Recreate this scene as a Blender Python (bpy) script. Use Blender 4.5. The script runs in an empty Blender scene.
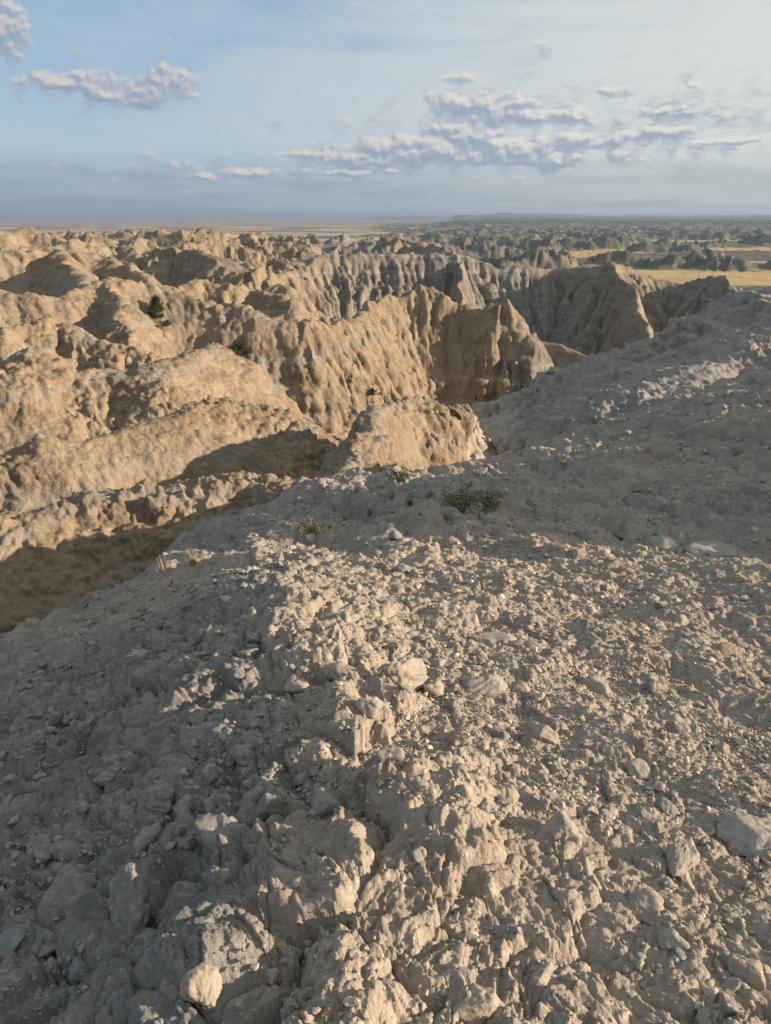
import bpy, bmesh, math, random, time
import numpy as np

T0 = time.time()
QUAL = 1.0            # terrain grid step multiplier (1 = final)
rng = np.random.default_rng(7)
random.seed(7)
scene = bpy.context.scene
COL = scene.collection
f4 = np.float32

# ------------------------------------------------------------------ camera
W, H = 771, 1024
FPX = 711.0
PITCH = math.radians(22.55)
CP, SP = math.cos(PITCH), math.sin(PITCH)

def ray(u, v):
    a = (u - W / 2) / FPX
    b = (H / 2 - v) / FPX
    return np.array([a, CP + b * SP, -SP + b * CP])

def pix(u, v, r):
    """world point seen at pixel (u,v) of the survey photo, r metres away horizontally"""
    d = ray(u, v)
    return d * (r / math.hypot(d[0], d[1]))

cam = bpy.data.cameras.new("camera")
cam_o = bpy.data.objects.new("camera", cam)
COL.objects.link(cam_o)
cam.sensor_fit = 'VERTICAL'
cam.sensor_height = 24.0
cam.lens = 24.0 * FPX / H
cam.clip_start = 0.05
cam.clip_end = 90000
cam_o.location = (0, 0, 0)
cam_o.rotation_euler = (math.pi / 2 - PITCH, 0, 0)
scene.camera = cam_o

# ------------------------------------------------------------------ numpy noise
_perm = rng.permutation(4096).astype(np.int32)
_perm = np.concatenate([_perm, _perm])
_ang = rng.uniform(0, 2 * np.pi, 4096)
_gx, _gy = np.cos(_ang).astype(f4), np.sin(_ang).astype(f4)
_rnd = [rng.random(4096).astype(f4) for _ in range(8)]

def hsh(ix, iy, s=0):
    return _perm[(_perm[(ix + 37 * s) & 4095] + iy + 911 * s) & 4095]

def perlin(x, y, s=0):
    fx = np.floor(x); fy = np.floor(y)
    ix = fx.astype(np.int32); iy = fy.astype(np.int32)
    dx = (x - fx).astype(f4); dy = (y - fy).astype(f4)
    ux = dx * dx * dx * (dx * (dx * 6 - 15) + 10)
    uy = dy * dy * dy * (dy * (dy * 6 - 15) + 10)
    def g(i, j):
        h = hsh(ix + i, iy + j, s)
        return _gx[h] * (dx - i) + _gy[h] * (dy - j)
    a = g(0, 0); a += ux * (g(1, 0) - a)
    b = g(0, 1); b += ux * (g(1, 1) - b)
    return (a + uy * (b - a)) * 1.5

_g3 = rng.normal(size=(4096, 3)); _g3 /= np.linalg.norm(_g3, axis=1)[:, None]; _g3 = _g3.astype(f4)

def perlin3(x, y, z, s=0):
    fx = np.floor(x); fy = np.floor(y); fz = np.floor(z)
    ix = fx.astype(np.int32); iy = fy.astype(np.int32); iz = fz.astype(np.int32)
    dx = (x - fx).astype(f4); dy = (y - fy).astype(f4); dz = (z - fz).astype(f4)
    q = lambda t: t * t * t * (t * (t * 6 - 15) + 10)
    ux, uy, uz = q(dx), q(dy), q(dz)
    def g(i, j, k):
        h = _perm[(hsh(ix + i, iy + j, s) + iz + k) & 4095]
        return _g3[h, 0] * (dx - i) + _g3[h, 1] * (dy - j) + _g3[h, 2] * (dz - k)
    def pl(k):
        a = g(0, 0, k); a += ux * (g(1, 0, k) - a)
        b = g(0, 1, k); b += ux * (g(1, 1, k) - b)
        return a + uy * (b - a)
    a = pl(0)
    return (a + uz * (pl(1) - a)) * 1.6

def fbm(x, y, o=4, s=0, gain=.5):
    t = 0; a = 1.0
    for k in range(o):
        t = t + a * perlin(x * 2 ** k + 17.3 * k, y * 2 ** k - 9.1 * k, s + k)
        a *= gain
    return t

def ridged(x, y, o=4, s=0, gain=.5):
    t = 0; a = 1.0; tot = 0
    w = 1.0
    for k in range(o):
        n = 1 - np.abs(perlin(x * 2.03 ** k + 11.7 * k, y * 2.03 ** k + 5.3 * k, s + k)) * 1.25
        n = np.clip(n, 0, 1) ** 1.5
        t = t + a * n * w
        w = np.clip(n * 1.6, 0.15, 1)
        tot += a; a *= gain
    return t / tot

def smooth(a, b, x):
    t = np.clip((x - a) / (b - a), 0, 1)
    return t * t * (3 - 2 * t)

def stones_field(x, y, size, s=0, keep=1.0, angular=.5, rmin=.3, rmax=.62):
    """embedded stones: height (in units of size) of the tallest angular dome over each point"""
    px = x / size; py = y / size
    fx = np.floor(px); fy = np.floor(py)
    ix = fx.astype(np.int32); iy = fy.astype(np.int32)
    out = np.zeros(px.shape, f4)
    for i in (-1, 0, 1):
        for j in (-1, 0, 1):
            h = hsh(ix + i, iy + j, s)
            ox = (px - fx - i - _rnd[0][h]).astype(f4)
            oy = (py - fy - j - _rnd[1][h]).astype(f4)
            an = _rnd[2][h] * 6.2832
            c, sn = np.cos(an), np.sin(an)
            st = .75 + .55 * _rnd[3][h]
            qx = (c * ox + sn * oy) * st
            qy = (-sn * ox + c * oy) / st
            rad = rmin + (rmax - rmin) * _rnd[4][h] ** 2
            l2 = np.sqrt(qx * qx + qy * qy)
            l1 = np.maximum(np.abs(qx) * .95 + np.abs(qy) * .45, np.abs(qy) * 1.05)
            d = (l2 * (1 - angular) + l1 * angular) / rad
            tilt = (qx * (_rnd[5][h] - .5) + qy * (_rnd[6][h] - .5)) * .8
            hh = (np.sqrt(np.clip(1 - d ** 2.4, 0, 1)) * (.55 + .45 * _rnd[5][h]) + tilt) * rad
            hh = np.where((d < 1) & (_rnd[7][h] < keep), hh, 0)
            out = np.maximum(out, hh)
    return out

def blocks(x, y, size, s=0, sx=1.0, sy=1.0, gap=.10):
    """broken plates: each cell is a tilted facet of its own height, parted by cracks; returns (height/size, crack 0..1)"""
    px = x / size / sx; py = y / size / sy
    fx = np.floor(px); fy = np.floor(py)
    ix = fx.astype(np.int32); iy = fy.astype(np.int32)
    f1 = np.full(px.shape, 9, f4); f2 = np.full(px.shape, 9, f4); hh = np.zeros(px.shape, f4)
    for i in (-1, 0, 1):
        for j in (-1, 0, 1):
            h = hsh(ix + i, iy + j, s)
            ox = (px - fx - i - _rnd[0][h]).astype(f4); oy = (py - fy - j - _rnd[1][h]).astype(f4)
            d = np.sqrt(ox * ox + oy * oy) * (.8 + .45 * _rnd[5][h])
            hi = .55 * _rnd[2][h] ** 1.5 + (ox * (_rnd[3][h] - .5) + oy * (_rnd[4][h] - .5)) * 1.1 - .38 * d * d
            c = d < f1
            f2 = np.where(c, f1, np.minimum(f2, d)); hh = np.where(c, hi, hh); f1 = np.where(c, d, f1)
    return hh, 1 - smooth(0, gap * 2, f2 - f1)

def gully(x, y, dx, dy, s=0):
    """oriented stripe noise: dx,dy unit vector across the slope; returns -1..1, sharp valleys, rounded crests"""
    fx = np.floor(x); fy = np.floor(y)
    ix = fx.astype(np.int32); iy = fy.astype(np.int32)
    cc = np.zeros(x.shape, f4); ss = np.zeros(x.shape, f4)
    for i in (-1, 0, 1):
        for j in (-1, 0, 1):
            h = hsh(ix + i, iy + j, s)
            ox = (x - fx - i - _rnd[0][h]).astype(f4)
            oy = (y - fy - j - _rnd[1][h]).astype(f4)
            w = np.exp(-2.2 * (ox * ox + oy * oy))
            ph = 6.2832 * (ox * dx + oy * dy) + _rnd[2][h] * 2.0
            cc += w * np.cos(ph); ss += w * np.sin(ph)
    m = np.sqrt(cc * cc + ss * ss) + 1e-6
    c = cc / m
    return (2 * np.sqrt(np.clip((1 + c) / 2, 0, 1)) - 1)

# ------------------------------------------------------------------ survey points of the foreground hill (u, v, horizontal distance)
FG = [(0,1024,1.6),(120,1024,1.245),(230,1024,1.03),(340,1024,.95),(460,1024,1.0),(620,1024,1.12),(771,1024,1.3),
 (0,880,2.45),(150,880,1.88),(260,880,1.585),(350,880,1.40),(450,880,1.45),(600,880,1.6),(771,880,1.85),
 (0,760,3.95),(120,760,3.08),(230,760,2.41),(330,760,2.08),(430,760,2.1),(580,760,2.3),(771,760,2.65),
 (0,662,8.2),(100,660,5.4),(210,660,3.58),(310,660,3.2),(430,660,3.3),(600,660,3.6),(771,660,4.1),
 (105,607,7.6),(220,600,4.9),(350,600,4.6),(480,600,4.7),(640,600,5.0),(771,600,5.2),
 (205,557,9.0),(330,550,6.9),(470,550,6.9),(620,550,6.9),(771,550,6.9),
 (283,508,11.6),(390,505,10.2),(520,505,9.9),(660,505,9.6),(771,505,9.3),
 (335,483,13.5),(420,477,13.4),(520,470,13.2),(600,470,12.9),(690,460,12.9),(771,450,12.9),
 (470,470,13.8),(500,458,15.0),(560,443,16.0),(604,427,17.5),(682,406,20),(771,385,23)]
PTS = [tuple(pix(*p)) for p in FG]
PTS += [tuple(pix(*p)) for p in [(40,632,10.2),(128,592,12.3),(0,640,9.6),(195,548,13.2)]]       # left gully floor
PTS += [(-2,16.5,-8.4),(2.4,18.5,-8.2),(5,20.5,-8.2),(9,23.5,-8.4),(13,27,-8.0),(-4.3,13.8,-8.4),(-2.7,16.2,-10.0),(-2.6,19.5,-12.0),(2.5,21,-10.2),(-1,22,-10.8),(6,28,-11),(13,34,-10.5),
        (-12,10,-5.2),(-9,5,-3.9),(-6,2,-3.0),(0,-3,-1.25),(-4,-2,-2.6),(5,-3,-1.2),(3,1,-1.55),(6,3,-1.5),(10,3.5,-1.2),(18,3,-.9),(14,12.5,-2.6),(20,18,-2.2),
        (-2.6,1.0,-2.35),(-3.2,3.0,-3.0),(26,25,-2.2)]
PTS = np.array(PTS)

def tps_fit(P, lam=0.004):
    n = len(P)
    d2 = ((P[:, None, :2] - P[None, :, :2]) ** 2).sum(-1)
    K = np.where(d2 > 0, .5 * d2 * np.log(d2 + 1e-12), 0) + np.eye(n) * lam
    Q = np.c_[np.ones(n), P[:, :2]]
    A = np.block([[K, Q], [Q.T, np.zeros((3, 3))]])
    return np.linalg.solve(A, np.r_[P[:, 2], 0, 0, 0])

_tc = tps_fit(PTS)

def tps(x, y):
    out = (_tc[-3] + _tc[-2] * x + _tc[-1] * y).astype(f4)
    for k in range(len(PTS)):
        d2 = ((x - PTS[k, 0]) ** 2 + (y - PTS[k, 1]) ** 2).astype(f4) + f4(1e-9)
        out += f4(.5 * _tc[k]) * d2 * np.log(d2)
    return out

# ------------------------------------------------------------------ ridges: crest points (u,v,r), flank slope, crest rounding, reach
RIDGES = [
 dict(n='A', g=.22, p=[(-160,530,16.8),(0,521,16.3),(60,508,16.6),(120,490,16.9),(175,486,16.5),(230,476,16.8),(262,474,16.8),(282,482,16.2)], s=1.1, w=1.1, e=18),
 dict(n='B', g=.22, p=[(-120,482,24),(0,459,24),(47,438,24.5),(85,441,24.5),(119,432,25),(182,413,26),(223,397,28),(265,410,28.5)], s=1.0, w=1.2, e=20),
 dict(n='C', g=0.35, p=[(-160,372,40),(-60,356,40),(0,378,38),(31,350,40),(78,374,39),(120,368,40),(150,378,38),(158,364,40),(188,353,44),(215,346,52)], s=1.0, w=1.2, e=26),
 dict(n='D', j=0.35, g=0.8, p=[(-240,292,62),(-60,280,66),(0,284,66),(60,297,64),(105,275,70),(152,283,70),(200,298,69),(232,305,68),(300,322,66),(330,324,69),(352,314,75)], s=1.25, w=1.0, e=34),
 dict(n='D2', p=[(0,330,52),(50,318,54),(90,335,52),(118,342,51),(145,352,50)], s=1.0, w=.5, e=20),
 dict(n='D3', p=[(105,277,70),(120,312,60),(128,345,52)], s=1.3, w=.4, e=14),
 dict(n='E', j=0.8, g=1.15, p=[(335,322,70),(366,308,80),(395,292,86),(424,287,88),(449,300,87),(482,309,86),(508,303,86),(519,320,85),(528,342,83),(536,368,81),(543,396,79)], s=1.5, w=.5, e=34),
 dict(n='V', g=.7, p=[(860,300,46),(771,335,38),(705,366,34),(655,396,30)], s=.5, w=1.6, e=18),
 dict(n='H', j=0.3, g=.8, p=[(338,482,14.6),(345,462,16.8),(357,438,19.5),(370,417,22.5),(380,404,25),(396,396,26),(415,394,26.6),(430,396,27.2),(446,406,27.6),(459,422,27.6),(463,440,27)], s=2.0, w=.75, e=16),
 dict(n='H2', p=[(474,404,44),(484,409,44),(495,405,45),(507,416,45)], s=1.7, w=.25, e=14),
 dict(n='R', j=0.5, g=1.0, p=[(1150,240,60),(900,262,54),(771,287,49),(734,303,48),(703,318,47),(661,333,46),(634,357,44),(603,385,41),(575,404,38),(553,408,36),(537,419,33),(514,434,30),(500,452,27)], s=.62, w=.8, e=40),
 dict(n='F', j=0.45, g=1.3, p=[(225,290,140),(259,279,150),(301,267,160),(330,254,166),(412,253,172),(464,254,175),(495,266,176),(527,266,178),(560,268,180),(600,266,176),(617,261,173),(651,278,182),(690,284,182),(703,278,178),(724,275,172),(741,296,168),(790,290,180),(900,280,190)], s=1.05, w=.8, e=60),
 dict(n='F2', g=.4, p=[(617,264,171),(630,294,158),(642,325,145),(655,350,134)], s=1.9, w=.3, e=40),
 dict(n='F3', p=[(703,284,176),(712,304,162),(716,330,146)], s=2.0, w=.3, e=30),
 dict(n='F4', p=[(464,260,172),(455,288,156),(450,312,144)], s=2.0, w=.3, e=30),
 dict(n='F5', g=0.6, p=[(540,340,128),(572,348,126),(598,362,122),(604,372,116)], s=1.2, w=.5, e=24),
 dict(n='G1', j=0.7, p=[(-160,262,108),(0,252,110),(57,248,114),(104,257,112),(128,264,108),(150,278,100)], s=.95, w=.7, e=34),
 dict(n='G1b', p=[(57,248,114),(75,268,96),(92,290,80)], s=1.0, w=.5, e=20),
 dict(n='G2', j=1.2, p=[(-120,236,200),(0,231,195),(31,227,200),(60,236,196),(88,232,200),(125,246,185),(140,258,165)], s=.95, w=.6, e=44),
 dict(n='G3', j=1.4, p=[(120,246,240),(150,232,250),(165,230,250),(197,238,240),(240,244,230),(262,252,215)], s=.95, w=.6, e=44),
 dict(n='G4', j=1.2, p=[(150,262,150),(190,258,152),(230,262,150),(262,272,140),(292,290,120)], s=.95, w=.6, e=34),
 dict(n='G5', j=0.8, p=[(160,285,98),(200,276,104),(228,284,102),(258,288,104),(290,300,96)], s=.95, w=.6, e=24),
 dict(n='S', g=.2, p=[(11.5,5.1,-1.5),(16,5.7,.8),(21,6.5,2.9),(28,7.2,4.0),(36,7.8,4.5)], s=.66, w=1.2, e=26, xyz=True),
]

def ridge_eval(R, x, y):
    P = np.array(R['p'], float) if R.get('xyz') else np.array([pix(*p) for p in R['p']])
    lo = P[:, :2].min(0) - R['e']; hi = P[:, :2].max(0) + R['e']
    m = (x > lo[0]) & (x < hi[0]) & (y > lo[1]) & (y < hi[1])
    if not m.any():
        return m, None
    xs = x[m]; ys = y[m]
    jag = R.get('j', .0) * (fbm(xs / 3.2, ys / 3.2, 3, 240) - .25) if R.get('j') else 0
    best = np.full(xs.shape, -1e9, f4); drop = np.zeros(xs.shape, f4)
    for a, b in zip(P[:-1], P[1:]):
        ab = b[:2] - a[:2]
        t = np.clip(((xs - a[0]) * ab[0] + (ys - a[1]) * ab[1]) / (ab @ ab), 0, 1)
        d2 = (xs - a[0] - t * ab[0]) ** 2 + (ys - a[1] - t * ab[1]) ** 2
        w = R['w']
        h = a[2] + (b[2] - a[2]) * t - R['s'] * (np.sqrt(d2 + w * w) - w) + jag * np.exp(-d2 / 12.0)
        dr = R['s'] * (np.sqrt(d2 + w * w) - w)
        drop = np.where(h > best, dr, drop)
        best = np.maximum(best, h.astype(f4))
    return m, (best, drop)

# ------------------------------------------------------------------ polar grid about the viewpoint: fine near, coarse far
dth = math.radians(.115) * QUAL
dense = np.arange(-math.radians(47), math.radians(47), dth)
side = []
t = math.radians(47) + dth; st = dth
while t < math.pi:
    side.append(t); st = dth * 1.6 if t < math.radians(78) else min(st * 1.2, math.radians(3)); t += st
side = np.array(side)
TH = np.concatenate([-side[::-1], dense, side])
NT = len(TH)
rs = [.35]
while rs[-1] < 42000:
    r = rs[-1]
    if r < 2.5: k = .0032
    elif r < 8: k = .0025
    elif r < 120: k = .0022
    elif r < 400: k = .0026
    elif r < 3000: k = .007
    else: k = .015
    rs.append(r * (1 + k * QUAL))
RR = np.array(rs)
NR = len(RR)
Rg, Tg = np.meshgrid(RR.astype(f4), TH.astype(f4), indexing='ij')
SN, CS = np.sin(Tg), np.cos(Tg)
X = Rg * SN; Y = Rg * CS
TD = np.degrees(Tg)
print("grid", NR, NT, NR * NT, time.time() - T0)

def grad(Z):
    gr = np.gradient(Z, RR.astype(f4), axis=0)
    gt = np.gradient(Z, TH.astype(f4), axis=1) / Rg
    return gr * SN + gt * CS, gr * CS - gt * SN

# --- domain warp
iw = np.searchsorted(RR, 11.0)
wx = np.zeros_like(X); wy = np.zeros_like(X)
xs, ys, r_ = X[iw:], Y[iw:], Rg[iw:]
a1 = .9 * smooth(14, 24, r_) * (1 - .5 * smooth(2000, 4000, r_))
wx[iw:] += a1 * fbm(xs / 7, ys / 7, 3, 1); wy[iw:] += a1 * fbm(xs / 7 + 50, ys / 7, 3, 2)
a2 = 1.6 * smooth(75, 150, r_) + 4 * smooth(190, 260, r_)
wx[iw:] += a2 * fbm(xs / 40, ys / 40, 3, 3); wy[iw:] += a2 * fbm(xs / 40 + 50, ys / 40, 3, 4)
XW = X + wx; YW = Y + wy

# --- floor + foreground hill
zfloor = -9.5 - .155 * np.clip(Rg - 20, 0, 132) - 4.5 * smooth(24, 38, Rg) * (1 - smooth(60, 120, Rg)) + 1.5 * np.abs(perlin(X / 9, Y / 9, 71))
fgm = Rg < 34
c_ = pix(296, 468, 22.5); zfloor = zfloor - 5.0 * np.exp(-(((X - c_[0]) / 2.2) ** 2 + ((Y - c_[1]) / 3.5) ** 2))
FGZ = np.full(X.shape, -60, f4)
FGZ[fgm] = tps(X[fgm], Y[fgm])
FGZ = np.clip(FGZ, -40, 3)
wf = smooth(21, 32, Rg + 6 * smooth(12, 40, np.abs(TD)) * 0)
Z = FGZ * (1 - wf) + zfloor * wf
Z[~fgm] = zfloor[~fgm]
FGBASE = Z.copy()

# --- far badlands: broken tableland at left and centre, dropping to the plain at right
i0 = np.searchsorted(RR, 60.0)
xs, ys, r_, td = XW[i0:], YW[i0:], Rg[i0:], TD[i0:]
tdx = td + 3.0 * perlin(xs / 300, ys / 300, 21)
top = np.interp(r_, [60, 130, 250, 500, 900], [-7.5, -5.0, -4.5, -7.5, -11]).astype(f4)
top = top - 3.0 * smooth(-14, -2, tdx)
rg = ridged(xs / 75, ys / 75, 3, 30, .38)
depth = 17 + 4 * perlin(xs / 200, ys / 200, 33)
BL = top - depth * (1 - rg) * 1.15
PLAIN = -29 + 1.2 * perlin(xs / 500, ys / 500, 40)
# low scattered hills on the right-hand flats
hum = np.clip(ridged(xs / 95, ys / 95, 5, 44, .55) - .42, 0, 1) * 2.0
patch = smooth(-.28, .12, fbm(xs / 260, ys / 170, 3, 48))
hills_r = PLAIN + patch * hum * (13 - 3 * smooth(500, 1500, r_)) * smooth(190, 260, r_) * (1 - smooth(1800, 4200, r_)) * (1 - (1 - smooth(-3, 3, tdx)) * smooth(700, 1100, r_))
MEAD = [(690,272,430,95,45),(748,279,410,45,35),(545,250,640,55,38),(590,247,700,40,26),(640,244,760,60,30),(735,243,820,80,36),(470,243,620,40,26),(700,256,560,50,20),(690,238,1050,110,40),(430,238,800,60,30)]
mead = np.zeros_like(xs)
for (mu, mv, mr, ma, mb) in MEAD:
    c_ = pix(mu, mv, mr)
    q_ = np.sqrt(((xs - c_[0]) / ma) ** 2 + ((ys - c_[1]) / mb) ** 2) * (1 + .5 * fbm(xs / 60, ys / 40, 3, 57))
    mead = np.maximum(mead, smooth(1.15, .8, q_))
hills_r = hills_r * (1 - mead) + PLAIN * mead
edge = np.interp(td, [-50, -25, -10, 0, 4, 9, 14, 40], [520, 560, 620, 640, 330, 225, 195, 190]).astype(f4)
edge = edge * (1 + .25 * fbm(xs / 150, ys / 150, 3, 52))
wpl = smooth(.85, 1.2, r_ / edge)
FAR = BL * (1 - wpl) + hills_r * wpl
r0 = np.interp(td, [-50, -20, -8, 2, 8, 50], [78, 82, 112, 185, 195, 195]).astype(f4)
wfar = smooth(1.0, 1.25, r_ / r0)
Z[i0:] = Z[i0:] * (1 - wfar) + np.maximum(FAR, zfloor[i0:]) * wfar
plainmask = np.zeros_like(Z); plainmask[i0:] = wpl * wfar
meadow = np.zeros_like(Z); meadow[i0:] = mead * wpl * wfar
# distant wooded tablelands, right of centre
i1 = np.searchsorted(RR, 1500.0)
xs, ys, r_, td = X[i1:], Y[i1:], Rg[i1:], TD[i1:]
def mesa(t0, t1, ra, rb, h, s, soft=1.2):
    n = fbm(xs / 900, ys / 900, 4, s)
    tt = td + 1.2 * n
    return h * smooth(t0 - soft, t0 + soft, tt) * (1 - smooth(t1 - soft, t1 + soft, tt)) * smooth(ra * .93, ra * 1.07, r_ * (1 + .1 * n)) * (1 - smooth(rb * .9, rb * 1.1, r_)) * (1 + .28 * fbm(xs / 500, ys / 500, 4, s + 3))
mes = mesa(4.5, 46, 2300, 3600, 13, 60) + mesa(7, 50, 4200, 6000, 22, 64) + mesa(9, 50, 7000, 12000, 36, 68) + mesa(5.2, 9, 6500, 8200, 42, 72, .5) + mesa(-1, 14, 9500, 14000, 28, 76)
Z[i1:] += mes
woods = np.zeros_like(Z); woods[i1:] = smooth(2, 9, mes)

# --- ridges
Zr = np.full(X.shape, -1e3, f4); DROP = np.full(X.shape, 5, f4); GA = np.ones_like(X)
for R in RIDGES:
    m, h = ridge_eval(R, XW, YW)
    if h is not None:
        h, dr = h
        win = h > Zr[m]
        DROP[m] = np.where(win, dr, DROP[m]); GA[m] = np.where(win, R.get('g', .6), GA[m])
        Zr[m] = np.maximum(Zr[m], h)
rel = np.clip(Zr - Z, -3, 3)
ksm = .5 * smooth(10, 40, Rg) + .02
hm = np.clip(.5 + .5 * (Zr - Z) / ksm, 0, 1)
Z = np.where(hm > 0, Z * (1 - hm) + np.maximum(Zr, -100) * hm + ksm * hm * (1 - hm), Z)
Z -= 3.5 * np.exp(-(((X - c_[0]) / 1.5) ** 2 + ((Y - c_[1]) / 2.6) ** 2))
RIDGE = hm * smooth(11, 15, Rg)
print("ridges", time.time() - T0)

# --- erosion: oriented gullies at falling wavelengths
cell = Rg * .0022 * QUAL
OCT = [(34, 120, 9e9, .07), (17, 75, 1200, .095), (8.5, 26, 500, .10), (4.2, 17, 330, .095), (2.1, 14, 260, .095), (1.05, 13, 110, .085), (.5, 13, 60, .08)]
GW = GA * RIDGE + (1 - RIDGE) * .8
GX0, GY0 = grad(Z)
for k, (L, ra, rb, amp) in enumerate(OCT):
    gx, gy = grad(Z)
    gx = .68 * GX0 + .32 * gx; gy = .68 * GY0 + .32 * gy
    g = np.sqrt(gx * gx + gy * gy) + 1e-6
    a = amp * L * smooth(.15, .8, g) * smooth(ra * .8, ra * 1.25, Rg) * (1 - smooth(min(rb, 4000) * .7, min(rb, 4000), Rg)) * np.clip(RIDGE + smooth(70, 100, Rg), 0, 1) * (GW * (.25 + .75 * smooth(0, .35 * L, DROP)) * RIDGE * (.45 if L > 8 else 1.0 if L > 3 else 1.35) + (1 - RIDGE) * (1.0 if L > 5 else 1 - .5 * smooth(140, 220, Rg))) * (1 - smooth(3.0, 4.5, cell / L * 12))
    if L < 1.5: a = a * (.22 + .78 * smooth(72, 95, Rg))
    elif L < 3: a = a * (.5 + .5 * smooth(40, 80, Rg))
    m = a > 1e-4
    if not m.any(): continue
    xs, ys = X[m], Y[m]
    jx = .55 * perlin(xs / L * .45, ys / L * .45, 80 + k) + .2 * perlin(xs / L * 1.3, ys / L * 1.3, 85 + k)
    jy = .55 * perlin(xs / L * .45 + 40, ys / L * .45, 60 + k)
    gv = gully(xs / L + jx, ys / L + jy, (gy[m] / g[m]), (-gx[m] / g[m]), 90 + k)
    Z[m] += a[m] * (.35 + .65 * smooth(-.35, .35, perlin(xs / (L * 3.1), ys / (L * 3.1), 75 + k))) * (gv - .25)
    print("oct", L, m.sum(), time.time() - T0)

m = (Rg > 95) & (Rg < 215) & (RIDGE > .5) & (TD > -14)
xs, ys = X[m], Y[m]
gg = np.sqrt(GX0 ** 2 + GY0 ** 2)[m] + 1e-6
for L, A, sd in ((6.0, 1.5, 301), (2.9, .75, 302)):
    gv = gully(xs / L + .3 * perlin(xs / 9, ys / 9, 303), ys / L + .3 * perlin(xs / 9, ys / 9, 304), GY0[m] / gg, -GX0[m] / gg, sd)
    Z[m] -= A * np.clip(.45 - gv, 0, 2) ** 1.3 * smooth(.3, 3.0, DROP[m]) * smooth(.3, .8, gg)

m = (Rg > 50) & (Rg < 100) & (RIDGE > .5) & (TD > -16) & (TD < 14)
xs, ys = X[m], Y[m]
gg = np.sqrt(GX0 ** 2 + GY0 ** 2)[m] + 1e-6
for L, A, sd in ((3.4, .62, 321), (1.5, .32, 322)):
    gv = gully(xs / L + .45 * perlin(xs / 6, ys / 6, 323), ys / L + .45 * perlin(xs / 6, ys / 6, 324), GY0[m] / gg, -GX0[m] / gg, sd)
    Z[m] -= A * smooth(-16, -9, TD[m]) * np.clip(.35 - gv, 0, 2) ** 1.2 * smooth(.3, 2.5, DROP[m]) * smooth(.3, .8, gg) * (.35 + .65 * smooth(-.3, .3, perlin(xs / 8, ys / 8, 325)))

# --- strata ledges and crumbly crust on the hills, pushed out along the surface normal
i0 = np.searchsorted(RR, 11.5); i2 = np.searchsorted(RR, 420.0)
xs, ys, r_ = X[i0:i2], Y[i0:i2], Rg[i0:i2]
z_ = Z[i0:i2]
gx, gy = grad(Z); gx = gx[i0:i2]; gy = gy[i0:i2]; g = np.sqrt(gx * gx + gy * gy)
wr = np.clip(RIDGE[i0:i2] + smooth(60, 90, r_), 0, 1)
d = np.zeros_like(z_)
for L, A in ((2.6, .36), (1.1, .2), (.5, .08)):
    ph = (z_ + .5 * perlin(xs / 9, ys / 9, 130) + .1 * xs * smooth(12, 20, xs)) / L
    d += A * wr * smooth(.3, 1.0, g) * np.sin(ph * 6.2832) * .5 * (.3 + .7 * smooth(-.1, .5, perlin(xs / 25, ys / 25, 133)))
zs = z_ * .9
for L, A, rb in ((2.6, .20, 260), (1.3, .20, 200), (.65, .18, 140), (.33, .15, 90), (.17, .095, 46)):
    ri = np.searchsorted(RR[i0:i2], rb); sl_ = slice(0, ri)
    b = np.zeros_like(xs)
    b[sl_] = np.abs(perlin3(xs[sl_] / L, ys[sl_] / L, z_[sl_] / L, int(140 + L * 10))) * 2.2
    d += wr * A * (1 - .55 * smooth(70, 100, r_) if L > 1 else 1) * (.58 + .42 * smooth(22, 45, r_)) * (1 - smooth(rb * .6, rb, r_)) * (b - .5) * (.45 + .55 * smooth(-.3, .5, perlin(xs / 6, ys / 6, 150)))
nrm = 1 / np.sqrt(1 + g * g)
OX = np.zeros_like(X); OY = np.zeros_like(X)
OX[i0:i2] -= d * gx * nrm; OY[i0:i2] -= d * gy * nrm
Z[i0:i2] = z_ + d * nrm
print("crust", time.time() - T0)

# --- foreground crust: lumps, slabs and embedded stones
i2 = np.searchsorted(RR, 30.0)
xs, ys, r_ = X[:i2], Y[:i2], Rg[:i2]
wfg = (1 - RIDGE[:i2]) * (1 - smooth(18, 28, r_))
z_ = np.zeros_like(xs)
z_ += .10 * fbm(xs / 1.6, ys / 1.6, 3, 160) * smooth(.8, 2.5, r_)
crest_x = np.interp(ys, [0, 1, 1.6, 2.2, 3.2, 4.5, 8], [-.13, -.13, -.13, -.16, -.38, -.5, -.5])
dcr = xs - crest_x
spine = np.exp(-((dcr - .12) / .33) ** 2) * (1 - smooth(3.4, 5.0, ys)) * smooth(-1, .6, ys)
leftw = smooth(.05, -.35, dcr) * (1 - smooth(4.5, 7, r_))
jx = .05 * perlin(xs * 7, ys * 7, 170); jy = .05 * perlin(xs * 7, ys * 7, 171)
ux = xs + jx; uy = ys + jy            # plates lie raked along the slope
midw = smooth(2.0, 5, r_)
def add_blocks(size, seed, amp, crack, sy=1.0, rmax=40, gap=.10):
    m = r_ < rmax
    b, c = blocks(ux[m], uy[m], size, seed, .85, sy, gap)
    am = amp[m] if hasattr(amp, 'shape') else amp
    cm = crack[m] if hasattr(crack, 'shape') else crack
    z_[m] += size * (am * b - cm * c)
outer = smooth(5, 9, r_)
add_blocks(.42, 3, .10 + .15 * leftw + .16 * spine + .22 * outer, .02 + .05 * leftw + .03 * spine, 1.0, 40, .06)
add_blocks(.19, 4, .09 + .20 * leftw + .12 * spine + .16 * outer, .02 + .08 * leftw + .04 * spine, 1.0, 40, .08)
add_blocks(.085, 5, .19 + .14 * leftw, .03 + .06 * leftw, 1.0, 22)
add_blocks(.045, 6, .27 + .06 * leftw, .045, 1.0, 14)
add_blocks(.022, 7, .26, .045, 1.0, 7)
m = r_ < 9
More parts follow.
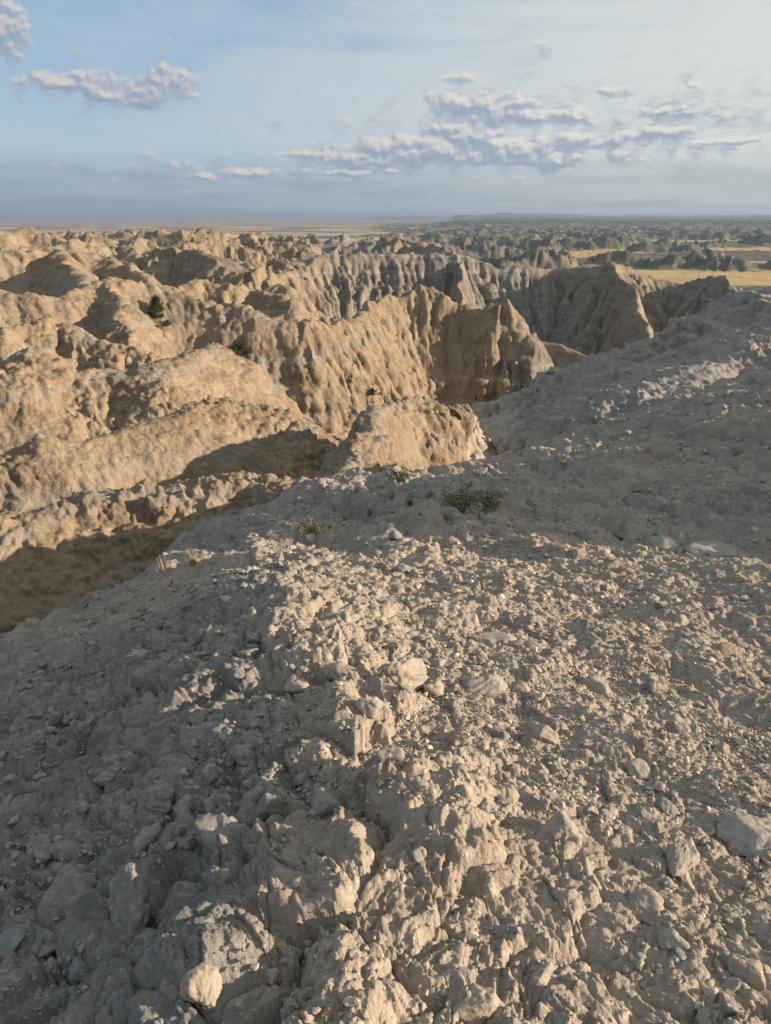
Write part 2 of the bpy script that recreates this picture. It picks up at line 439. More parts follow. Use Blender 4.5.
sA = np.zeros_like(z_); sA[m] = stones_field(ux[m], uy[m], .23, 13, .6, .55, .35, .7)
sB = np.zeros_like(z_); sB[m] = stones_field(xs[m] + .3 * jx[m], ys[m] + .3 * jy[m], .11, 14, .8, .55, .35, .65)
z_ += sA * .23 * (.36 * leftw + .26 * spine) + sB * .11 * (.10 + .42 * leftw + .26 * spine)
z_ += .07 * fbm(xs / 1.1, ys / .8, 3, 162) * outer
bx_, by_ = grad(np.where(Rg < 34, FGBASE, -10)); bx_ = bx_[:i2]; by_ = by_[:i2]; bg_ = np.sqrt(bx_ ** 2 + by_ ** 2) + 1e-6
mo = outer > .01
for L, A, sd in ((1.7, .10, 311), (.7, .045, 312)):
    z_[mo] += (A * outer * (gully(xs / L + .4 * perlin(xs, ys, 313), ys / L + .4 * perlin(xs, ys, 314), by_ / bg_, -bx_ / bg_, sd) - .3))[mo]
s3 = stones_field(xs, ys, .075, 5, .5, .6)
z_ += s3 * .075 * .36 * (1 - .6 * spine)
m = r_ < 14
s4 = np.zeros_like(z_); s4[m] = stones_field(xs[m], ys[m], .036, 6, .6, .7)
z_ += s4 * .036 * .42 * (1 - .6 * spine)
# pitted crust
pit = np.zeros_like(z_); m = r_ < 9
pit[m] = fbm(xs[m] / .07, ys[m] / .07, 4, 180, .55)
z_ += pit * .009 * (.5 + 1.3 * spine + .1 * leftw)
z_ += .022 * fbm(xs / .3, ys / .3, 4, 184, .6) * (.4 + 1.3 * spine + .3 * leftw)
# larger blocks further out on the open slope
s6 = stones_field(xs, ys, .55, 9, .35, .6, .15, .4)
s7 = stones_field(xs, ys, .21, 11, .6, .7, .25, .6)
z_ += s7 * .21 * .33 * smooth(2.5, 6, r_)
s8 = stones_field(xs, ys, .12, 12, .75, .7, .25, .6)
z_ += s8 * .12 * .5 * smooth(2.0, 5, r_)
z_ += s6 * .55 * .22 * smooth(2.5, 6, r_)
bgx, bgy = grad(np.where(Rg < 34, FGBASE, -10)); bgx = bgx[:i2]; bgy = bgy[:i2]
nrm = 1 / np.sqrt(1 + bgx * bgx + bgy * bgy)
ok_ = (r_ < 26) & (r_ > .5)
OX[:i2] -= np.where(ok_, z_ * wfg * bgx * nrm, 0); OY[:i2] -= np.where(ok_, z_ * wfg * bgy * nrm, 0)
Z[:i2] += z_ * wfg * np.where(ok_, nrm, 1)
# the raised crust mass right of the crest
def bump(u, v, r, rad, h, p=2.0, sx=1.0, sy=1.0):
    c = pix(u, v, r)
    d = np.sqrt(((xs - c[0]) / sx) ** 2 + ((ys - c[1]) / sy) ** 2) / rad
    d = d * (1 + .28 * fbm(xs / .16, ys / .16, 3, 190))
    Z[:i2] += (h * np.exp(-d ** p)).astype(f4)
bump(425, 790, 1.9, .21, .085, 4.0, 1.0, 1.15)
bump(470, 850, 1.55, .12, .05, 4.0)
bump(345, 700, 2.6, .16, .07, 3.0, .8, 1.6)
bump(395, 690, 2.75, .13, .07, 3.0)
bump(345, 860, 1.45, .10, .05, 3.0, .7, 2.2)
print("foreground", time.time() - T0)

# masks used by the material (ground make-up, plus grey that deepens the left slope's shade)
def grid_attr_mask():
    gray = np.zeros_like(Z)
    gray += .9 * leftw_full
    return gray
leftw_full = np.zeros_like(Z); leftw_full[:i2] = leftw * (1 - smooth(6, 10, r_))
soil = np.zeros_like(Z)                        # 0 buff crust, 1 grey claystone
soil += .75 * leftw_full  # slate-coloured rubble, with extra grey painting that slope's shadow darker
soil += .45 * smooth(4, 9, Rg) * (1 - RIDGE) * (1 - smooth(30, 40, Rg))
Rid = {}
farwall = smooth(100, 150, Rg) * smooth(-11, -4, TD)
soil += .5 * farwall
soil += .6 * smooth(8, 12, TD) * smooth(18, 26, Rg) * (1 - smooth(80, 100, Rg))
soil += .35 * smooth(.1, .5, perlin(X / 30, Y / 30, 200)) * smooth(40, 60, Rg)
soil = np.clip(soil, 0, 1)
grass = np.clip(plainmask, 0, 1)
scrubm = smooth(-4, 6, TD) * (1 - .6 * smooth(2500, 5000, Rg) * (1 - smooth(4, 8, TD)))

def height_at(x, y):
    x = np.asarray(x, float); y = np.asarray(y, float)
    r = np.hypot(x, y); th = np.arctan2(x, y)
    i = np.clip(np.searchsorted(RR, r) - 1, 0, NR - 2); j = np.clip(np.searchsorted(TH, th) - 1, 0, NT - 2)
    fr = (r - RR[i]) / (RR[i + 1] - RR[i]); ft = (th - TH[j]) / (TH[j + 1] - TH[j])
    return (Z[i, j] * (1 - fr) + Z[i + 1, j] * fr) * (1 - ft) + (Z[i, j + 1] * (1 - fr) + Z[i + 1, j + 1] * fr) * ft

def ground_hit(u, v, rmin=.6, rmax=400):
    """where the sight line of a surveyed feature meets the ground"""
    d = ray(u, v); d = d / math.hypot(d[0], d[1])
    r = np.exp(np.linspace(math.log(rmin), math.log(rmax), 6000))
    hz = height_at(d[0] * r, d[1] * r)
    k = np.argmax(hz > d[2] * r)
    return np.array([d[0] * r[k], d[1] * r[k], hz[k]]), r[k]

# ------------------------------------------------------------------ mesh building
def mesh_from(name, verts, quads=None, tris=None, mat=None, attrs=None, parent=None, smooth_sh=True):
    me = bpy.data.meshes.new(name)
    nq = 0 if quads is None else len(quads); nt = 0 if tris is None else len(tris)
    me.vertices.add(len(verts)); me.vertices.foreach_set("co", np.ascontiguousarray(verts, f4).ravel())
    loops = []
    if nq: loops.append(np.asarray(quads, np.int32).ravel())
    if nt: loops.append(np.asarray(tris, np.int32).ravel())
    loops = np.concatenate(loops)
    me.loops.add(len(loops)); me.loops.foreach_set("vertex_index", loops)
    me.polygons.add(nq + nt)
    ls = np.concatenate([np.arange(nq) * 4, nq * 4 + np.arange(nt) * 3]).astype(np.int32)
    me.polygons.foreach_set("loop_start", ls)
    me.polygons.foreach_set("use_smooth", np.full(nq + nt, smooth_sh, bool))
    me.update(calc_edges=True)
    if attrs:
        for k, a in attrs.items():
            at = me.attributes.new(k, 'FLOAT', 'POINT'); at.data.foreach_set("value", np.ascontiguousarray(a, f4).ravel())
    if mat: me.materials.append(mat)
    o = bpy.data.objects.new(name, me); COL.objects.link(o)
    if parent: o.parent = parent
    return o

def tag(o, label=None, cat=None, group=None, kind=None):
    if label: o["label"] = label
    if cat: o["category"] = cat
    if group: o["group"] = group
    if kind: o["kind"] = kind
    return o

# ------------------------------------------------------------------ material helpers
class NT_:
    def __init__(self, name, tree=None):
        if tree is None:
            self.mat = bpy.data.materials.new(name); self.mat.use_nodes = True
            self.t = self.mat.node_tree; self.t.nodes.clear()
        else:
            self.t = tree
    def n(self, typ, **kw):
        nd = self.t.nodes.new(typ)
        for k, v in kw.items():
            setattr(nd, k, v)
        return nd
    def link(self, a, b): self.t.links.new(a, b)
    def val(self, s, x):
        if hasattr(x, 'is_linked'): self.link(x, s)
        else: s.default_value = x
    def math(self, op, a, b=0.0, c=0.0, clamp=False):
        nd = self.n('ShaderNodeMath', operation=op, use_clamp=clamp)
        self.val(nd.inputs[0], a); self.val(nd.inputs[1], b); self.val(nd.inputs[2], c)
        return nd.outputs[0]
    def noise(self, vec, scale, detail=4, rough=.55, dist=0.0):
        nd = self.n('ShaderNodeTexNoise'); self.link(vec, nd.inputs['Vector'])
        nd.inputs['Scale'].default_value = scale; nd.inputs['Detail'].default_value = detail
        nd.inputs['Roughness'].default_value = rough; nd.inputs['Distortion'].default_value = dist
        return nd.outputs['Fac']
    def ramp(self, fac, a, b, smooth_=True):
        nd = self.n('ShaderNodeMapRange', interpolation_type='SMOOTHSTEP' if smooth_ else 'LINEAR')
        self.val(nd.inputs[0], fac); nd.inputs[1].default_value = a; nd.inputs[2].default_value = b
        return nd.outputs[0]
    def mix(self, fac, a, b, blend='MIX'):
        nd = self.n('ShaderNodeMix', data_type='RGBA', blend_type=blend)
        self.val(nd.inputs[0], fac)
        for s, x in ((nd.inputs[6], a), (nd.inputs[7], b)):
            if hasattr(x, 'is_linked'): self.link(x, s)
            else: s.default_value = (*x, 1)
        return nd.outputs[2]
    def attr(self, name):
        return self.n('ShaderNodeAttribute', attribute_name=name).outputs['Fac']
    def vec(self, v, scale=(1, 1, 1)):
        nd = self.n('ShaderNodeMapping'); self.link(v, nd.inputs[0]); nd.inputs['Scale'].default_value = scale
        return nd.outputs[0]
    def out(self, col, rough=.95, bump=None, spec=.15, strength=1.0, dist=.01):
        b = self.n('ShaderNodeBsdfPrincipled'); self.val(b.inputs['Base Color'], col if hasattr(col, 'is_linked') else (*col, 1))
        self.val(b.inputs['Roughness'], rough); b.inputs['Specular IOR Level'].default_value = spec
        if bump is not None:
            bp = self.n('ShaderNodeBump'); bp.inputs['Strength'].default_value = strength; bp.inputs['Distance'].default_value = dist
            self.link(bump, bp.inputs['Height']); self.link(bp.outputs[0], b.inputs['Normal'])
        o = self.n('ShaderNodeOutputMaterial'); self.link(b.outputs[0], o.inputs[0])
        return b

BUFF = (.375, .306, .238); TAN = (.305, .243, .183); PALE = (.455, .388, .315); GREY = (.265, .243, .217); SLATE = (.18, .172, .162)
FBUFF = (.275, .205, .136); FTAN = (.195, .141, .09); FPALE = (.345, .27, .19); FGREY = (.215, .187, .155); FSLATE = (.14, .124, .105)

def earth(name, near):
    m = NT_(name)
    pos = m.n('ShaderNodeNewGeometry').outputs['Position']
    soil = m.attr('soil')
    big = m.noise(pos, .35 if near else .05, 4)
    mid = m.noise(pos, 3.0 if near else .5, 5)
    fine = m.noise(pos, 38 if near else 4, 6, .65)
    buff = m.mix(m.ramp(mid, .35, .68), TAN if near else FTAN, BUFF if near else FBUFF)
    buff = m.mix(m.ramp(fine, .5, .75), buff, PALE if near else FPALE)
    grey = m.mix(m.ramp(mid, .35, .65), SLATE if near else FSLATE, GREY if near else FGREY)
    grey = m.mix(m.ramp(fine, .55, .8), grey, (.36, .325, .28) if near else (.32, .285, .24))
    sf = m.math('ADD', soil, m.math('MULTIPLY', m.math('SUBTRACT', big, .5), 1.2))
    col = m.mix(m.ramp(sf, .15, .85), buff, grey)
    if not near:
        # sediment bands
        sep = m.n('ShaderNodeSeparateXYZ'); m.link(pos, sep.inputs[0])
        zz = m.math('ADD', sep.outputs[2], m.math('MULTIPLY', m.noise(pos, .06, 3), 2.5))
        cmb = m.n('ShaderNodeCombineXYZ'); m.link(zz, cmb.inputs[2])
        band = m.noise(cmb.outputs[0], .85, 4, .7)
        col = m.mix(m.math('MULTIPLY', m.ramp(band, .52, .60), m.math('ADD', .34, m.math('MULTIPLY', soil, .55))), col, (.23, .215, .20))
        col = m.mix(m.math('MULTIPLY', m.ramp(band, .44, .36), .45), col, (.43, .345, .26))
        # dry grass flats and dark scrub
        sc_ = m.attr('scrub'); gr = m.attr('grass'); wd = m.attr('woods'); sl = m.attr('flat')
        n1 = m.noise(m.vec(pos, (1, 1, 0)), .006, 5, .6)
        n2 = m.noise(m.vec(pos, (1, 1, 0)), .05, 5, .7)
        straw = m.mix(m.ramp(n2, .35, .65), (.38, .275, .14), (.50, .37, .19))
        straw = m.mix(sc_, m.mix(m.ramp(n2, .3, .7), (.33, .26, .185), (.43, .34, .245)), straw)
        scrub = m.mix(m.ramp(m.noise(m.vec(pos, (1, 1, 0)), .12, 4, .7), .4, .6), (.055, .056, .042), (.16, .148, .11))
        gcol = m.mix(m.ramp(m.math('ADD', m.math('MULTIPLY', sc_, .14), m.math('ADD', n1, m.math('MULTIPLY', n2, .25))), .61, .70), straw, scrub)
        gcol = m.mix(m.attr('meadow'), gcol, m.mix(m.ramp(n2, .3, .7), (.36, .25, .115), (.50, .36, .18)))
        col = m.mix(m.math('MULTIPLY', m.math('MULTIPLY', gr, sc_), m.ramp(n2, .3, .6)), col, (.085, .085, .065))
        col = m.mix(m.math('MULTIPLY', gr, sl), col, gcol)
        wcol = m.mix(m.ramp(n2, .35, .6), (.03, .04, .028), (.10, .10, .06))
        col = m.mix(wd, col, wcol)
        mt2 = m.noise(pos, 3.2, 6, .75)
        col = m.mix(m.math('MULTIPLY', m.ramp(mt2, .53, .66), .45), col, (.20, .165, .13))
        col = m.mix(m.math('MULTIPLY', m.ramp(mt2, .46, .34), .3), col, (.42, .335, .24))
        bh = m.math('ADD', m.math('MULTIPLY', m.noise(pos, 6, 6, .65), .25), m.math('MULTIPLY', m.noise(pos, 1.2, 5, .6), .6))
        m.out(col, .97, bh, .05, .9, .35)
    else:
        mt2 = m.noise(pos, 14, 5, .7)
        col = m.mix(m.math('MULTIPLY', m.ramp(mt2, .54, .66), .5), col, (.21, .185, .155))
        col = m.mix(m.math('MULTIPLY', m.ramp(mt2, .44, .34), .5), col, (.47, .40, .325))
        spk = m.noise(pos, 140, 3, .6)
        col = m.mix(m.math('MULTIPLY', m.ramp(spk, .58, .72), .5), col, (.24, .21, .175))
        bh = m.math('ADD', m.math('MULTIPLY', m.noise(pos, 160, 5, .7), .4), m.math('MULTIPLY', m.noise(pos, 40, 5, .65), 1.0))
        m.out(col, .96, bh, .08, .8, .012)
    return m.mat

mat_near = earth("crumbly_claystone_ground", True)
mat_far = earth("badlands_sediment", False)

# ------------------------------------------------------------------ terrain objects (one continuous sheet, cut by what it is)
gx, gy = grad(Z)
slope = np.sqrt(gx * gx + gy * gy)
flat = 1 - smooth(.12, .35, slope)
kind = np.full(Z.shape, 1, np.int8)
kind[(RIDGE < .5) & (Rg < 24)] = 0
kind[(TD > 7) & (Rg < 62)] = 0
kind[(plainmask > .5)] = 2
kq = kind[:-1, :]
idx = np.arange(NR * NT, dtype=np.int32).reshape(NR, NT)
a = idx[:-1]; b = idx[1:]
an = np.roll(a, -1, 1); bn = np.roll(b, -1, 1)
Q = np.stack([a, an, bn, b], -1)[..., ::-1]
V = np.stack([X + OX, Y + OY, Z], -1).reshape(-1, 3)
for kk, nm, mt in ((0, "ground", mat_near), (1, "badlands_hills", mat_far), (2, "plain", mat_far)):
    q = Q[kq == kk].reshape(-1, 4)
    used = np.zeros(NR * NT, bool); used[q.ravel()] = True
    remap = np.cumsum(used).astype(np.int32) - 1
    vv = V[used]; qq = remap[q]
    tris = None
    if kk == 0:
        c = len(vv); vv = np.concatenate([vv, [[0, 0, float(Z[0].mean())]]])
        ring = remap[idx[0]]
        tris = np.stack([np.full(NT, c), np.roll(ring, -1), ring], -1)
    ex = lambda A: np.concatenate([A.ravel()[used], A.ravel()[:1]]) if kk == 0 else A.ravel()[used]
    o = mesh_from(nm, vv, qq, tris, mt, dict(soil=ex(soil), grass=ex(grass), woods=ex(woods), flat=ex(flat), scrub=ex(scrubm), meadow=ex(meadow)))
    tag(o, kind="structure")
print("terrain meshes", time.time() - T0)

# ------------------------------------------------------------------ stones
def ico(sub):
    bm = bmesh.new(); bmesh.ops.create_icosphere(bm, subdivisions=sub, radius=1)
    bm.verts.ensure_lookup_table()
    v = np.array([x.co[:] for x in bm.verts]); f = np.array([[q.index for q in p.verts] for p in bm.faces]); bm.free()
    return v, f
ICO = {k: ico(k) for k in (1, 2, 3, 4, 5)}

def rock_shape(sub, seed, rough=.06, flat=.62, planes=11, rounding=14):
    """an angular weathered chunk: a rounded convex polyhedron with pitted faces"""
    g = np.random.default_rng(seed)
    v, f = ICO[sub]
    n = g.normal(size=(planes, 3)); n /= np.linalg.norm(n, axis=1)[:, None]
    h = g.uniform(.55, 1.0, planes)
    d = np.maximum(v @ n.T, 1e-3) / h
    rad = 1 / (np.sum(d ** rounding, 1) ** (1 / rounding))
    rad = np.minimum(rad, 1.25)
    if rough:
        q = v * 1.7 + g.uniform(0, 50, 3)
        nn = fbm(q[:, 0] + q[:, 2] * .7, q[:, 1] - q[:, 2] * .6, 5, seed % 7, .6) * .5 + fbm(q[:, 1] + 9, q[:, 2] + q[:, 0], 5, seed % 5, .6) * .5
        rad = rad * (1 + rough * nn * 2.2)
    if sub >= 4:
        for fq, am in ((6.5, .03), (15, .016)):
            q = v * fq + g.uniform(0, 50, 3)
            rad = rad * (1 + am * (np.abs(perlin(q[:, 0] + q[:, 2] * .7, q[:, 1] - q[:, 2] * .6, 3)) + np.abs(perlin(q[:, 1] + .5 * q[:, 0], q[:, 2] + q[:, 0], 4)) - .6) * 2)
    p = v * rad[:, None] * np.array([1.0, g.uniform(.65, .95), flat * g.uniform(.75, 1.15)])
    return p, f

def rot(g, tilt=.5):
    a = g.uniform(0, 2 * math.pi); b = g.normal() * tilt; c = g.normal() * tilt
    Rz = np.array([[math.cos(a), -math.sin(a), 0], [math.sin(a), math.cos(a), 0], [0, 0, 1]])
    Rx = np.array([[1, 0, 0], [0, math.cos(b), -math.sin(b)], [0, math.sin(b), math.cos(b)]])
    Ry = np.array([[math.cos(c), 0, math.sin(c)], [0, 1, 0], [-math.sin(c), 0, math.cos(c)]])
    return Rx @ Ry @ Rz

def plain_stone_mat(name, c1, c2):
    m = NT_(name); pos = m.n('ShaderNodeNewGeometry').outputs['Position']
    n = m.noise(pos, 30, 6, .65); n2 = m.noise(pos, 170, 4, .7)
    col = m.mix(m.ramp(n, .35, .68), c1, c2)
    col = m.mix(m.math('MULTIPLY', m.ramp(n2, .55, .72), .45), col, tuple(x * .55 for x in c1))
    bh = m.math('ADD', m.math('MULTIPLY', n2, .4), m.math('MULTIPLY', n, 1.0))
    m.out(col, .95, bh, .1, .75, .008)
    return m.mat
def stone_material(name, per_object):
    m = NT_(name)
    pos = m.n('ShaderNodeNewGeometry').outputs['Position']
    t = m.n('ShaderNodeObjectInfo').outputs['Random'] if per_object else m.attr('tint')
    cr = m.n('ShaderNodeValToRGB'); m.link(t, cr.inputs[0])
    e = cr.color_ramp.elements
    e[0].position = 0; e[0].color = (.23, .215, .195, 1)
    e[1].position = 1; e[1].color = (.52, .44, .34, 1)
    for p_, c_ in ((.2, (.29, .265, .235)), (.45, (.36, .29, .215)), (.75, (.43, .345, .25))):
        x = e.new(p_); x.color = (*c_, 1)
    n = m.noise(pos, 45, 5, .65); n2 = m.noise(pos, 190, 4, .7)
    col = m.mix(m.ramp(n, .4, .7), cr.outputs[0], m.mix(.5, cr.outputs[0], PALE))
    col = m.mix(m.math('MULTIPLY', m.ramp(n2, .55, .72), .4), col, (.22, .19, .16))
    bh = m.math('ADD', m.math('MULTIPLY', n2, .4), m.math('MULTIPLY', n, 1.0))
    m.out(col, .95, bh, .1, .7, .008)
    return m.mat
mat_stone = stone_material("stone", True)
mat_gravel = stone_material("gravel", False)
mat_dark = plain_stone_mat("dark_stone", (.19, .175, .156), (.31, .272, .232))  # slate tone for left-slope stones, darkened along with the shade painted there

MS = dict(buff=plain_stone_mat("buff_stone", (.285, .23, .175), (.375, .308, .24)), grey=plain_stone_mat("grey_stone", (.27, .236, .198), (.37, .318, .26)),
          green=plain_stone_mat("green_grey_stone", (.185, .196, .178), (.25, .256, .226)), pale=plain_stone_mat("pale_stone", (.36, .30, .235), (.46, .39, .31)),
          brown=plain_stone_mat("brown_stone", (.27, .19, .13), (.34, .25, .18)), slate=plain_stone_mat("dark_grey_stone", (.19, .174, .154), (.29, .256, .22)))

# the larger stones one can single out: (u, v, width px, flatness, material, label)
BIG = [
 (562,838,46,.95,'grey',"large grey stone with a black gap along its left edge, right of the crust outcrop"),
 (541,737,44,.75,'buff',"buff wedge-shaped stone just above and right of the pale crust outcrop"),
 (404,684,56,.85,'buff',"big rounded buff block perched at the head of the crust outcrop"),
 (387,757,27,1.0,'grey',"egg-shaped grey stone wedged in the cleft below the perched buff block"),
 (373,706,26,.9,'grey',"small dark grey block under the left side of the perched buff block"),
 (344,673,44,.7,'buff',"lumpy buff ledge stone overhanging the crest left of the perched block"),
 (432,690,26,.9,'buff',"leaning buff shard right beside the perched buff block"),
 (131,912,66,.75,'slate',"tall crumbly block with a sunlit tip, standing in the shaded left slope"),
 (204,984,46,.8,'buff',"sunlit knobbly block low on the crest, close to the bottom edge"),
 (228,602,24,.7,'pale',"pale flat-topped stone on the far lip of the hill above the dark gully"),
 (488,684,40,.5,'grey',"flat grey slab half sunk in gravel right of the perched block"),
 (490,642,42,.35,'grey',"low dark slab in the gravel beyond the perched block"),
 (716,556,84,.2,'grey',"long low grey slab lying on the shaded right slope"),
 (664,548,34,.35,'grey',"short grey slab at the left end of the long slab on the shaded slope"),
 (683,858,46,.6,'grey',"grey tilted stone in the gravel between the dark-edged stone and the right edge"),
 (752,836,60,.3,'grey',"broad flat grey rock sunk in the gravel at the right edge"),
 (640,905,36,.6,'buff',"buff chunk in open gravel below the tilted grey stone"),
 (636,772,30,.6,'grey',"small grey block in the gravel right of the wedge-shaped stone"),
 (8,947,30,.45,'green',"greenish grey flat stone at the left edge of the slope"),
 (79,972,22,.6,'green',"small greenish grey stone among dark rubble low on the left slope"),
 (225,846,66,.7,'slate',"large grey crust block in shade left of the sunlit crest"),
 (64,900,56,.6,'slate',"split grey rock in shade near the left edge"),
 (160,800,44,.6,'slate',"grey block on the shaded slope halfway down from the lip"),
 (283,880,28,1.0,'buff',"upright buff nodule catching the sun on the shaded side of the crest"),
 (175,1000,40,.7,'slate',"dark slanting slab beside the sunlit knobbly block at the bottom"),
 (742,970,36,.55,'buff',"buff tilted stone in the bottom right corner of the gravel"),
 (672,940,30,.6,'grey',"grey lump in the lower right gravel left of the corner stone"),
 (480,1012,44,.8,'buff',"rounded buff rock at the bottom edge right of the crest"),
 (596,690,30,.5,'grey',"thin grey stone on the gravel plain far right of the perched block"),
 (520,690,24,.6,'buff',"small buff pebble stone right of the half sunk flat slab"),
 (724,655,30,.45,'brown',"brown flat stone on the right slope where the shadow starts"),
 (300,690,30,.7,'buff',"sunlit buff chunk on the crest shoulder left of the ledge stone"),
 (205,672,26,.7,'buff',"pale sunlit cobble on the crest shoulder well left of the ledge stone"),
 (140,655,26,.4,'pale',"thin pale stone lying on the shaded slope below the gully lip"),
]
taken = []
for k, (u, v, wpx, fl, mt, lab) in enumerate(BIG):
    p, r = ground_hit(u, v)
    sl = np.linalg.norm(p)
    rad = wpx / FPX * sl * .5
    vv, ff = rock_shape(5 if wpx > 34 else 4, 100 + k, .085, fl, 13 if fl > .5 else 9, 16)
    g = np.random.default_rng(500 + k)
    vv = (vv @ rot(g, .18).T) * rad
    o = mesh_from("rock" if wpx >= 40 else "stone", vv, None, ff, MS[mt])
    o.location = (p[0], p[1], p[2] + rad * fl * .02)
    taken.append((p[0], p[1], rad))
    tag(o, lab, "rock" if wpx >= 40 else "stone", "single stones on the hill")

# loose stones: densities per square metre by size, thinning with distance
g = np.random.default_rng(11)
ST = []
def sprinkle(s0, s1, dens, rmin, rmax, clump):
    half = math.radians(62)
    n = int(dens * half * (rmax ** 2 - rmin ** 2))
    th = g.uniform(-half, half, n); r = np.sqrt(g.uniform(rmin ** 2, rmax ** 2, n))
    x = r * np.sin(th); y = r * np.cos(th)
    c = fbm(x / .9, y / .9, 3, 210) + .5 * fbm(x / .2, y / .2, 2, 214)
    keep = g.random(n) < np.clip(.55 + clump * c, .06, 1) * (1 - .65 * smooth(16, 22, r))
    x, y, r = x[keep], y[keep], r[keep]
    z = height_at(x, y)
    base = tps(x.astype(f4), y.astype(f4))
    ok = np.abs(z - base) < 1.1
    x, y, z = x[ok], y[ok], z[ok]
    s = s0 * (s1 / s0) ** (g.random(len(x)) ** 1.7)
    ST.append(np.stack([x, y, z, s], -1))
sprinkle(.07, .15, .9, 1.6, 24, .8)
sprinkle(.038, .075, 12, 1.2, 20, .8)
sprinkle(.036, .075, 22, 6, 21, .5)
n_a = len(ST)
sprinkle(.03, .10, 95, .9, 6.5, .6)
for q in range(n_a, len(ST)):
    a_ = ST[q]; cxx = np.interp(a_[:, 1], [0, 1, 1.6, 2.2, 3.2, 4.5, 8], [-.13, -.13, -.13, -.16, -.38, -.5, -.5])
    ST[q] = a_[g.random(len(a_)) < smooth(.1, -.5, a_[:, 0] - cxx)]
sprinkle(.02, .04, 130, .8, 13, .8)
sprinkle(.09, .24, .9, 7.5, 23, .8)
sprinkle(.011, .021, 1300, .8, 7.5, .8)
sprinkle(.006, .0115, 3600, .7, 4.0, .8)
ST = np.concatenate(ST)
far = np.ones(len(ST), bool)
for (tx, ty, tr) in taken:
    far &= np.hypot(ST[:, 0] - tx, ST[:, 1] - ty) > tr * .9 + ST[:, 3] * .3
ST = ST[far]
sl = np.sqrt((ST[:, :3] ** 2).sum(1)); az_ = np.degrees(np.arctan2(ST[:, 0], ST[:, 1]))
d_ = ST[:, :3]; yy = d_[:, 1] * CP - d_[:, 2] * SP
uu = W / 2 + FPX * d_[:, 0] / yy; vv_ = H / 2 - FPX * (d_[:, 1] * SP + d_[:, 2] * CP) / yy
inview = (uu > 6) & (uu < W - 6) & (vv_ > 0) & (vv_ < H - 4)
big = np.where(inview, ST[:, 3] / sl, 0)
order = np.argsort(-big)
single = order[:255]
rest = order[255:]
protos = []
for k in range(10):
    vv, ff = rock_shape(4, 900 + k, .08, .6 + .25 * (k % 3) / 2, 10, 12)
    protos.append((vv, ff))
pm = {}
cx_ = lambda y: np.interp(y, [0, 1, 1.6, 2.2, 3.2, 4.5, 8], [-.13, -.13, -.13, -.16, -.38, -.5, -.5])
for q, k in enumerate(single):
    x, y, z, s_ = ST[k]
    t = q % 10
    if t not in pm:
        o = mesh_from("stone", protos[t][0], None, protos[t][1], mat_stone); pm[t] = o
    else:
        o = pm[t].copy(); COL.objects.link(o)
    rr = s_ * .62
    o.scale = (rr, rr, rr)
    o.rotation_euler = (g.normal() * .3, g.normal() * .3, g.uniform(0, 6.28))
    o.location = (x, y, z + rr * .15)
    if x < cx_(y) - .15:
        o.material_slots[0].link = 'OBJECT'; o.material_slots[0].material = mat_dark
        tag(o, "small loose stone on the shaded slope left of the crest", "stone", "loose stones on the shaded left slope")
    elif y > 8.5:
        tag(o, "loose stone on the shaded upper slope near the shrubs", "stone", "loose stones on the shaded upper slope")
    elif x < cx_(y) + .35:
        tag(o, "small loose stone on the sunlit crust of the crest", "stone", "loose stones on the sunlit crest")
    else:
        tag(o, "small loose stone on the sunlit gravel right of the crest", "stone", "loose stones on the gravel right of the crest")
# the rest is gravel nobody could count
gv = []; gf = []; gt = []; nvert = 0
vars_ = {1: [rock_shape(1, 40 + k, .05, .6, 9, 16) for k in range(8)], 2: [rock_shape(2, 60 + k, .08, .62, 10, 14) for k in range(12)]}
for k in rest:
    x, y, z, s_ = ST[k]
    px = s_ / math.sqrt(x * x + y * y + z * z) * FPX
    if px < 1.1: continue
    vs, fs = vars_[2 if px > 3.2 else 1][int(g.integers(8))]
    p = (vs @ rot(g, .32).T) * (s_ * .62) + np.array([x, y, z + s_ * .1])
    gv.append(p); gf.append(fs + nvert); gt.append(np.full(len(p), g.random() * (.28 if x < cx_(y) - .1 and y < 6 else 1.0))); nvert += len(p)  # low tint left of the crest: slate gravel, darkened for the slope's shade
gv = np.concatenate(gv); gf = np.concatenate(gf); gt = np.concatenate(gt)
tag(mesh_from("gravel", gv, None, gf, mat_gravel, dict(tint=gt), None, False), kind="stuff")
print("stones", len(ST), len(gf), time.time() - T0)

# ------------------------------------------------------------------ plants
def leaf_mat(name, c1, c2, sc=30):
    m = NT_(name); pos = m.n('ShaderNodeNewGeometry').outputs['Position']
    rnd = m.n('ShaderNodeNewGeometry').outputs['Random Per Island']
    col = m.mix(m.math('ADD', m.math('MULTIPLY', rnd, .6), m.math('MULTIPLY', m.noise(pos, sc, 3), .4)), c1, c2)
    m.out(col, .8, None, .2)
    return m.mat
ML = dict(juniper=leaf_mat("juniper_foliage", (.022, .040, .014), (.060, .085, .028), 4), shrub=leaf_mat("shrub_foliage", (.035, .042, .024), (.075, .078, .045), 6),
          sage=leaf_mat("sage_foliage", (.15, .14, .075), (.30, .26, .15)), dry=leaf_mat("dry_grass", (.26, .20, .11), (.46, .37, .22)),
          green=leaf_mat("green_stems", (.09, .10, .045), (.21, .19, .095)), wood=leaf_mat("wood", (.16, .125, .085), (.26, .205, .145)))

